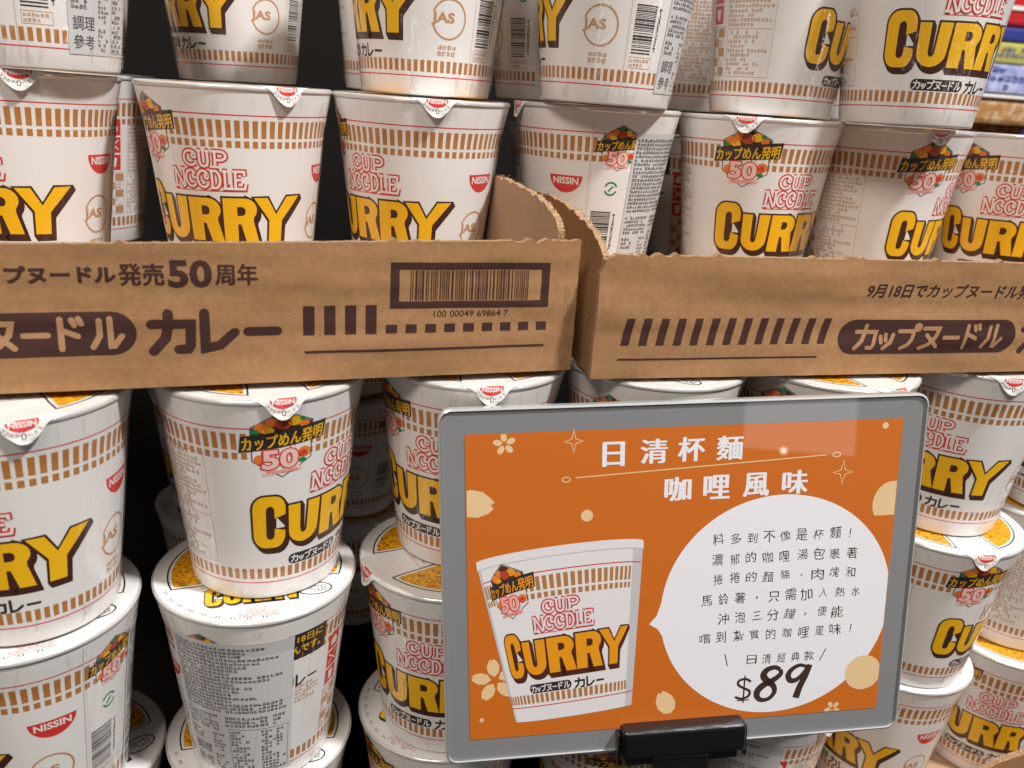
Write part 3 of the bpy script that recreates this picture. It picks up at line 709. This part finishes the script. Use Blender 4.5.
    for i in range(nn):
        for q in range(2):
            if rr.random() < .55: continue
            x, y, z = A[q % 2][i][-1]; d = Vector((rr.uniform(-1, 1), rr.uniform(-1, 1), rr.uniform(-.1, 1))).normalized()*(rr.uniform(.0005, .0016) if rr.random() < .93 else rr.uniform(.002, .004)); s = .00028
            b.faces([(x-s, y, z), (x+s, y, z), (x+d.x, y+d.y, z+d.z), (x, y+2*s, z)], [(0, 1, 2), (1, 3, 2), (3, 0, 2)], 'cardboard_edge')
    obj('side_panel', b.mesh('side_panel'), t)
    b = Build(); b.box(u0/1000, .006, .0002, (side_u-1)/1000 if sgn > 0 else u1/1000, depth, .004, 'cardboard_inside') if sgn > 0 else b.box((side_u+5)/1000, .006, .0002, u1/1000, depth, .004, 'cardboard_inside')
    obj('floor_panel', b.mesh('floor_panel'), t)
    b = Build(); x0, x1 = (u0/1000, (side_u-2)/1000) if sgn > 0 else ((side_u+6)/1000, u1/1000)
    b.box(x0, .055, .0045, x1, .19, LEV['T']-.0014-(.0015 if P0.x < 0 else 0), 'cardboard_inside', .001); obj('liner_pad', b.mesh('liner_pad'), t)
    if P0.x < 0: b = Build(); b.box(x0, .1925, .0045, -.0, .315, LEV['T']-.0029, 'cardboard_inside', .001); obj('liner_pad', b.mesh('liner_pad'), t)
    return t
def pill(a, x0, x1, y0, y1, m, l):
    r = (y1-y0)/2; c = (y0+y1)/2
    a.poly(arc(x1-r, c, r, r, 90, -90, 10)+arc(x0+r, c, r, r, 270, 90, 10), m, l)
ink = 'carton_ink'
a = Art()
text(a, 'カップヌードル', -9, 43.8, 44.5, 51.0, ink, 0, off=.045); text(a, '発売', 45.5, 43.0, 61.5, 51.8, ink, 0, off=.032); text(a, '50', 63, 41.9, 79.4, 53.4, ink, 0, off=.035); text(a, '周年', 80.8, 43.2, 96.6, 51.8, ink, 0, off=.03)
pill(a, -47, 50.2, 14.6, 32.5, ink, 0)
kana(a, 'カップヌードル', -39, 45, 17.6, 29.6, 2.3, 'carton_buff', .15)
kana(a, 'カレー', 55, 104.5, 15.6, 31.4, 3.9, ink, 0)
for k in range(4): a.rect(114.5+8.75*k, 20.5, 119.2+8.75*k, 33.6, ink, 0)
for k in range(9): a.rect(149.5+8.72*k, 20.6, 154.4+8.72*k, 24.6, ink, 0)
a.rect(115, 12.5, 223.6, 13.6, ink, 0)
a.frame(151.2, 31.8, 224.2, 52.5, 3.2, ink, 0, 3.9)
x = 160.; rr = random.Random(4)
while x < 214: t_ = rr.choice((.35, .35, .55, .9)); a.rect(x, 35.4, x+t_, 48.9, ink, 0); x += t_+rr.choice((.4, .5, .9))
a.rect(232.6, 4, 233.1, 57, 'cardboard_edge', 0); a.rect(234.2, 2, 234.5, 40, 'cardboard_edge', 0)
text(a, '100 00049 69864 7', 170.7, 27.6, 205.2, 30.6, ink, 0, off=.006)
lt = lambda u: 60.6+(u-100)*.0155 if u < 233 else 62.7-(u-233)*.25
tray((-.1335, .3321), (.1023, .3674), -150, 238.4, lt, .33, 'brown cardboard tray with a framed bar code and large kana on its front', a, 228., [(0, 66.5), (1.5, 68), (5, 71.3), (13.4, 74.6), (24, 77.2), (43, 79.1), (61, 80.4), (80, 80.7), (118, 79.6), (300, 78)], 1, 'in')
a = Art()
for k in range(13): a.rect(13.1+8.7*k, 16.4, 17.2+8.7*k, 29.5, ink, 0, sh=1.8 if k < 5 else 2.1)
a.rect(12.4, 9.1, 119, 10.0, ink, 0)
pill(a, 128.9, 236.6, 10.9, 28.9, ink, 0)
kana(a, 'カップヌードル', 138, 227, 14, 25.8, 2.2, 'carton_buff', .15, 1., .08)
kana(a, 'カレー', 241, 290, 12, 28, 3.6, ink, 0)
text(a, '9月18日でカップヌードル発売50周年', 139.8, 40.3, 270, 47.4, ink, 0, off=.035, shear=.2)
rt = lambda u: 58.9-(0 if u > 9 else 9-math.sqrt(max(0, 81-(9-u)**2)))
tray((.1091, .3558), (.3573, .3727), 0., 420., rt, .33, 'brown cardboard tray with thirteen slanted bars on its front, right of the pair', a, 5., [(0, 57.5), (5.7, 61.2), (15, 64.8), (28.5, 68.1), (46, 70.8), (66, 72.4), (87.5, 73.2), (115, 72), (300, 72)], -1, 'in')
def low_tray():
    t = empty('torn_carton', (.30, .336, LEV['C']-.008)); tag(t, 'torn brown carton edge in front of the lowest cups at bottom right', 'carton')
    f0 = LEV['C']-.008; pts = [(0, 0), (.36, 0), (.36, .110), (.2, .100), (.12, .0945), (.098, .0915), (.080, .086), (.064, .076), (.044, .05), (.02, .025), (0, .015)]
    pts = [(x, z+(.0006*noise.noise(Vector((x*900, z*700, 0))) if z > .01 else 0)) for x, z in pts]
    b = Build(); b.prism(pts, 0, .004, 'cardboard', lambda x, z, d: (x, d, z), 'cardboard_edge'); obj('front_panel', b.mesh('front_panel'), t)
    b = Build(); b.box(-.03, .005, .0005, .36, .26, .0072, 'cardboard_inside'); obj('floor_panel', b.mesh('floor_panel'), t)
low_tray()
# ------------------------------------------------------------------ the price sign
def rrect(x0, y0, x1, y1, r, n=6): return arc(x1-r, y1-r, r, r, 0, 90, n)+arc(x0+r, y1-r, r, r, 90, 180, n)+arc(x0+r, y0+r, r, r, 180, 270, n)+arc(x1-r, y0+r, r, r, 270, 360, n)
def clip_poly(pts, x0, x1, y0, y1):
    for ax, v, s in ((0, x0, 1), (0, x1, -1), (1, y0, 1), (1, y1, -1)):
        o = []
        for i in range(len(pts)):
            p, q = pts[i-1], pts[i]; ip, iq = (p[ax]-v)*s >= 0, (q[ax]-v)*s >= 0
            if ip != iq: k = (v-p[ax])/(q[ax]-p[ax]); o.append((p[0]+(q[0]-p[0])*k, p[1]+(q[1]-p[1])*k))
            if iq: o.append(q)
        pts = o
    return pts
def photo_cup(a):
    """the printed picture of the cup on the poster"""
    S, R = .8375, rad(4.9); cx, cy = -53.6, -66.8; el = lambda z: .085*z/102-.045*(1-z/102)
    def pr(th, z, r=None):
        r = r or wall_r(z); x, y = r*math.sin(th), z+r*math.cos(th)*el(z)
        return (cx+S*(x*math.cos(R)-y*math.sin(R)), cy+S*(x*math.sin(R)+y*math.cos(R)))
    q = [rad(-90+6*i) for i in range(31)]
    rimo = [pr(t, 100, 47.9) for t in q]
    a.poly([pr(t, 0) for t in q]+[pr(t, 99) for t in q[::-1]], 'photo_paper_white', .10)
    for s, k0, k1 in ((1, 62, 90), (-1, 76, 90)):
        a.poly([pr(rad(s*k0), 0), pr(rad(s*k1), 0), pr(rad(s*k1), 99), pr(rad(s*k0), 99)], 'photo_shade', .115)
    a.poly([pr(t, 97.2, 47.6) for t in q]+[pr(t, 102.2, 47.8) for t in q[::-1]], 'photo_paper_white', .13)
    a.ribbon([pr(t, 97.0, 46.6) for t in q], .45, 'photo_shade', .14)
    b = bmesh.new()
    for v, f, m, l in CUPART.p:
        if m in ('tan_print', 'pale_tan', 'print_green'): continue
        xs = [x for x, y in v]
        if max(xs) < -88 or min(xs) > 60: continue
        # keep what faces the viewer; subdivide wide faces by angle through vertices along edges
        bb = bmesh.new(); vs = [bb.verts.new((x, y, 0)) for x, y in v]
        for t in f:
            try: bb.faces.new([vs[i] for i in t])
            except ValueError: pass
        t0 = -88
        while t0 < 90:
            if min(xs) < t0 < max(xs): bmesh.ops.bisect_plane(bb, geom=bb.verts[:]+bb.edges[:]+bb.faces[:], plane_co=(t0, 0, 0), plane_no=(1, 0, 0), dist=1e-6)
            t0 += 8
        ok = [fc for fc in bb.faces if -88.01 <= min(z.co.x for z in fc.verts) and max(z.co.x for z in fc.verts) <= 88.01]
        bb.verts.index_update()
        if ok: a.add([pr(rad(z.co.x), z.co.y) for z in bb.verts], [tuple(z.index for z in fc.verts) for fc in ok], 'photo_'+m, .13+l)
        bb.free()
def flower(a, x, y, r, m, l, rot=0., keep=lambda px, py: True):
    for k in range(5):
        t = rad(90+72*k)+rot; c, s = math.cos(t), math.sin(t)
        p = [(.16, 0), (.36, .22), (.66, .27), (.9, .17), (1., .07), (.93, 0), (1., -.07), (.9, -.17), (.66, -.27), (.36, -.22)]
        q = [(x+r*(u*c-v*s), y+r*(u*s+v*c)) for u, v in p]
        q = clip_poly(q, -104.6, 104.6, -77, 77)
        if len(q) > 2: a.poly(q, m, l)
def petal(a, x, y, r, rot, m, l):
    c, s = math.cos(rot), math.sin(rot); p = [(-1, 0), (-.8, .45), (-.25, .72), (.4, .66), (.85, .35), (1.05, .16), (.86, 0), (1.05, -.16), (.8, -.45), (.3, -.7), (-.3, -.72), (-.8, -.45)]
    q = clip_poly([(x+r*(u*c-v*s), y+r*(u*s+v*c)) for u, v in p], -104.6, 104.6, -77, 77); a.poly(q, m, l)
def star(a, x, y, r, l):
    p = []
    for k in range(4):
        t = rad(90*k); t2 = rad(90*k+90)
        p += [(x+r*math.cos(t), y+r*math.sin(t)*1.25)]+[(x+r*(.30)*(math.cos(rad(90*k+45))), y+r*.34*math.sin(rad(90*k+45)))]
    a.ribbon(p, .45, 'sign_cream', l, closed=True)
def sign():
    o, ex, ey = Vector((.1581, .3281, -.0918)), Vector((.9967, -.058, .0572)).normalized(), Vector((-.0494, .128, .9905))
    ey = (ey-ex*ey.dot(ex)).normalized(); n = ex.cross(ey)
    M = Matrix((ex, -n, ey)).transposed().to_4x4(); M.translation = o
    t = empty('price_sign'); t.matrix_world = M; tag(t, 'grey framed acrylic price sign with an orange poster showing a curry cup at 89', 'sign')
    fn = lambda x, y, d: (x/1000, d/1000, y/1000)
    b = Build(); b.prism(rrect(-116.07, -88.57, 116.07, 88.37, 5.2), 0, 2.6, 'sign_grey', fn); obj('backing_board', b.mesh('backing_board'), t)
    b = Build(); R0, R1 = rrect(-117, -89.6, 117, 89.4, 6), rrect(-116.1, -88.6, 116.1, 88.4, 5.2); k = len(R0)
    v = [fn(x, y, d) for q, d in ((R1, -1.2), (R0, -.6), (R0, 3.2), (R1, 3.4)) for x, y in q]
    b.faces(v, [(j*k+i, j*k+(i+1) % k, (j+1) % 4*k+(i+1) % k, (j+1) % 4*k+i) for j in range(4) for i in range(k)], 'acrylic'); obj('acrylic_edge', b.mesh('acrylic_edge'), t)
    a = Art(); a.rect(-105, -77.3, 105, 77.3, 'sign_orange', .0)
    for ch, x, y in (('日', -36.4, 66.2), ('清', -17.2, 66.8), ('杯', .7, 67.1), ('麵', 19.3, 67), ('咖', -5.1, 47.8), ('哩', 13.8, 47.9), ('風', 33.3, 48.2), ('味', 52.6, 48.6)):
        text(a, ch, x-(4.8 if ch == '日' else 6.1), y-6.7, x+(4.8 if ch == '日' else 6.1), y+5.0, 'sign_white', .07, off=.024 if ch in '麵' else .028, hv=(1.35, .3))
    a.ribbon([(-54, 54.7), (67.2, 60.6)], .55, 'sign_cream', .06)
    for x, y in ((-58.5, 54), (72.6, 60.6)): a.ribbon(arc(x, y, 1.9, 1.15, 0, 345, 20), .5, 'sign_cream', .06, closed=True)
    flower(a, -87, 72.2, 5.4, 'sign_cream', .06, .1); flower(a, -92.5, -46, 11.5, 'sign_cream', .05, .12)
    star(a, -55.1, 72.2, 4.4, .06); star(a, 76.4, 51.6, 4.9, .06)
    for x, y, r in ((-48.5, 35.9, 2.9), (96.1, 74.0, 1.6), (-99.2, -66.9, 1.1)): a.disc(x, y, r, 'sign_cream', .06)
    petal(a, -101.5, 44.3, 9.2, rad(-8), 'sign_cream', .06); petal(a, -7.4, -65.1, 6.6, rad(115), 'sign_cream', .06)
    a.poly(clip_poly(arc(103, 34.5, 10, 11.5, 0, 359, 40)[:-1], 90, 104.7, 28.5, 60), 'sign_cream', .06)
    flower(a, 81.1, -75.6, 4.4, 'sign_cream', .06, .5)
    # speech bubble
    bub = [(47.5+59*math.cos(rad(q)), -16.5+58.2*math.sin(rad(q))) for q in range(-168, 177, 3)]
    bub = bub+[(-13.4, -17.6), (-17, -21.7), (-12.6, -24.6)]
    a.poly(clip_poly(bub, -104.6, 104.7, -77, 77), 'sign_white', .05)
    a.disc(95.6, -56.4, 9.4, 'sign_cream', .08) if False else a.poly(clip_poly(arc(96, -56.3, 9.6, 9.6, 0, 359, 40)[:-1], 80, 104.7, -77, 77), 'sign_cream', .08)
    rr = random.Random(21)
    lines = [('料多到不像是杯麵！', 12.1, 87.4, 20.6), ('濃郁的咖哩湯包裹著', 11.3, 88.8, 10.2), ('捲捲的麵條、肉塊和', 12.3, 89.1, -.2), ('馬鈴薯，只需加入熱水', 7.2, 92.7, -10.8), ('沖泡三分鐘，便能', 16.1, 84, -21.1), ('嚐到紮實的咖哩風味！', 7.3, 91.9, -31.2), ('日清經典款', 32.5, 68, -44.6)]
    for s, x0, x1, y in lines:
        p = (x1-x0)/len(s) if s[0] != '日' else 7.6
        for i, ch in enumerate(s):
            cx = x0+p*(i+.5)+rr.uniform(-.3, .3); h = rr.uniform(2.5, 3.1); wd = h*rr.uniform(.85, 1.05); cy = y+rr.uniform(-.5, .5)
            if ch in '、，': text(a, ch, cx-.7, cy-.9, cx+.5, cy+.6, 'sign_ink', .09, off=.01)
            elif ch == '！': a.ribbon([(cx, cy+2.4), (cx-.3, cy-.9)], .5, 'sign_ink', .09); a.disc(cx-.4, cy-2, .35, 'sign_ink', .09, n=8)
            elif ch == '三':
                for q, k in ((2, .7), (0, .55), (-2, 1)): a.ribbon([(cx-2.4*k, cy+q-.1), (cx+2.4*k, cy+q+.2)], .5, 'sign_ink', .09)
            else: text(a, ch, cx-wd, cy-h, cx+wd, cy+h, 'sign_ink', .09, off=0, shear=rr.uniform(-.08, .12), rot=rad(rr.uniform(-5, 6)), wob=.085)
    a.ribbon([(22.2, -40.6), (23.8, -47.2)], .5, 'sign_ink', .09); a.ribbon([(75, -41.4), (72, -47.8)], .5, 'sign_ink', .09)
    # brush-written price
    tp = lambda lo, hi: (lambda f: lo+(hi-lo)*math.sin(math.pi*min(1, max(0, f))))
    a.ribbon(smooth([(36.6, -56.9), (34, -55.2), (30.6, -55.7), (30, -58), (33, -60.2), (36, -62), (35.6, -64.8), (32, -66), (28.6, -64.8)]), 1.35, 'sign_ink', .09)
    a.ribbon([(33.3, -53.2), (33, -68.4)], .8, 'sign_ink', .1); a.ribbon([(29.6, -66.9), (36.2, -66.9)], .6, 'sign_ink', .11)
    a.ribbon(smooth([(51.6, -51.2), (48.6, -49.8), (44.6, -51), (43.0, -54), (45, -57), (48.4, -60), (49.2, -63.6), (46.6, -67), (42.6, -67.6), (40.2, -65.4), (40.4, -62.2), (43.4, -59.2), (48.6, -56.6), (52, -53.6), (51.6, -51.2)]), 2.9, 'sign_ink', .09, taper=lambda f: .75+.5*math.sin(f*math.pi*2)**2)
    a.ribbon(smooth([(65.6, -50.6), (61.6, -49.6), (57.6, -51.8), (56, -55), (57.4, -57.8), (60.6, -57.6), (63.6, -54.6), (66, -50.8)]), 2.5, 'sign_ink', .09, taper=lambda f: .7+.5*math.sin(f*math.pi)**2)
    a.ribbon(smooth([(67.2, -49.6), (65.2, -55.6), (62.6, -61.6), (60.8, -67.8)]), 3.2, 'sign_ink', .11, taper=lambda f: .9+.25*f)
    photo_cup(a)
    b = Build(); b.art(a, lambda x, y, l: (x/1000, -(.25+l)/1000, y/1000)); obj('poster', b.mesh('poster'), t)
    # stand: black clip that grips the lower edge
    s = empty('sign_stand'); s.matrix_world = M; tag(s, 'black plastic clip stand gripping the lower edge of the price sign', 'stand')
    b = Build(); b.box(-.0303, -.0085, -.0905, .0326, .0095, -.0748, 'black_plastic', .0022, 3); o_ = b.mesh('clip')
    obj('clip', o_, s)
    for x0, x1 in ((-.0325, -.0306), (.0328, .034)): b = Build(); b.box(x0, -.0055, -.095, x1, .008, -.078, 'black_plastic', .0005); obj('clip_cheek', b.mesh('clip_cheek'), s)
    b = Build(); b.box(-.0145, -.0065, -.215, .0145, .0055, -.0907, 'black_plastic', .0015); obj('neck', b.mesh('neck'), s)
    b = Build(); b.box(-.0285, -.0045, -.0965, .030, .0085, -.0908, 'black_plastic', .0012); obj('lower_lip', b.mesh('lower_lip'), s)
    b = Build(); b.box(-.0085, -.0075, -.1012, .0085, -.0067, -.0995, 'sign_grey', .0002); obj('neck_slot', b.mesh('neck_slot'), s)
    b = Build(); b.box(-.045, -.04, -.222, .045, .012, -.2152, 'black_plastic', .002); obj('base', b.mesh('base'), s)
sign()
# ------------------------------------------------------------------ goods on the next shelf, far right
def far():
    t = empty('noodle_packet', (.86, 1.0, .168)); tag(t, 'blue and lime noodle packet standing on the far shelf', 'packet')
    b = Build(); b.box(-.16, 0, 0, .16, .04, .036, 'pack_lavender', .006); b.box(-.16, .001, .0362, .16, .04, .061, 'pack_lime', .004); b.box(-.16, .0, .0614, .16, .04, .078, 'pack_blue', .004); obj('wrapper', b.mesh('wrapper'), t)
    b = Build(); a = Art(); micro(a, -120, 42, 110, 56, 2, 'pack_blue', 0, 1.1); micro(a, -120, 3, 110, 33, 3, 'pack_blue', 0, 1.1, .6); b.art(a, lambda x, y, l: (x/1000, -.0006-l/1000, y/1000)); obj('printed_words', b.mesh('printed_words'), t)
    t = empty('red_carton', (.86, 1.02, .25)); tag(t, 'red carton lying above the blue packet on the far shelf', 'carton')
    b = Build(); b.box(-.18, 0, 0, .16, .08, .09, 'pack_red', .004); obj('box', b.mesh('box'), t); b = Build(); b.box(-.18, -.002, .018, .16, -.0005, .023, 'print_white'); obj('stripe', b.mesh('stripe'), t)
    t = empty('snack_packet', (.80, .95, .13)); tag(t, 'packet with brown noodle picture lying under the blue packet', 'packet')
    b = Build(); b.box(-.12, 0, 0, .03, .05, .030, 'pack_food', .006); obj('picture', b.mesh('picture'), t); b = Build(); b.box(-.13, -.003, .0305, .16, .05, .0345, 'print_white', .001); obj('rim', b.mesh('rim'), t)
    t = empty('foil_pouch', (.842, .93, .118), .1); tag(t, 'shiny silver and blue pouch leaning beside the cups at far right', 'pouch')
    b = Build(); b.prism([(-.03, 0), (.12, 0), (.12, .05), (.02, .05), (-.008, .034)], 0, .02, 'pack_silver', lambda x, z, d: (x, d, z)); obj('pouch_body', b.mesh('pouch_body'), t); b = Build(); b.prism([(-.034, -.001), (-.028, -.001), (-.006, .036), (.02, .052), (.018, .054), (-.012, .036)], -.001, .021, 'pack_blue', lambda x, z, d: (x, d, z)); obj('seam', b.mesh('seam'), t)
    t = empty('display_carton', (.80, .90, .08)); tag(t, 'brown printed display carton behind the upper cups at far right', 'carton')
    b = Build(); b.prism([(-.09, -.10), (.2, -.10), (.2, .032), (-.02, .036), (-.05, .033), (-.07, .020), (-.09, .012)], 0, .004, 'cardboard', lambda x, z, d: (x, d, z), 'cardboard_edge'); obj('front_panel', b.mesh('front_panel'), t)
    b = Build(); a = Art(); a.frame(-45, 4, 150, 24, 1.2, 'carton_ink', 0); a.ribbon(arc(-26, 12, 6, 6, 40, 320, 12), 1.5, 'carton_ink', 0); b.art(a, lambda x, y, l: (x/1000, -.0006-l/1000, y/1000)); obj('print', b.mesh('print'), t)
    t = empty('far_shelf', (.85, 1.0, -.05)); tag(t, 'dim wooden shelf carrying the packets at far right', 'shelf')
    b = Build(); b.box(-.25, -.13, -.03, .5, .14, 0, 'cardboard'); obj('board', b.mesh('board'), t); b = Build(); b.box(-.25, .14, -.03, .5, .16, .5, 'shelf_dark'); obj('back', b.mesh('back'), t)
    b = Build(); b.box(-.2, .0, .0005, .4, .13, .1785, 'pack_food'); obj('riser', b.mesh('riser'), t)
far()
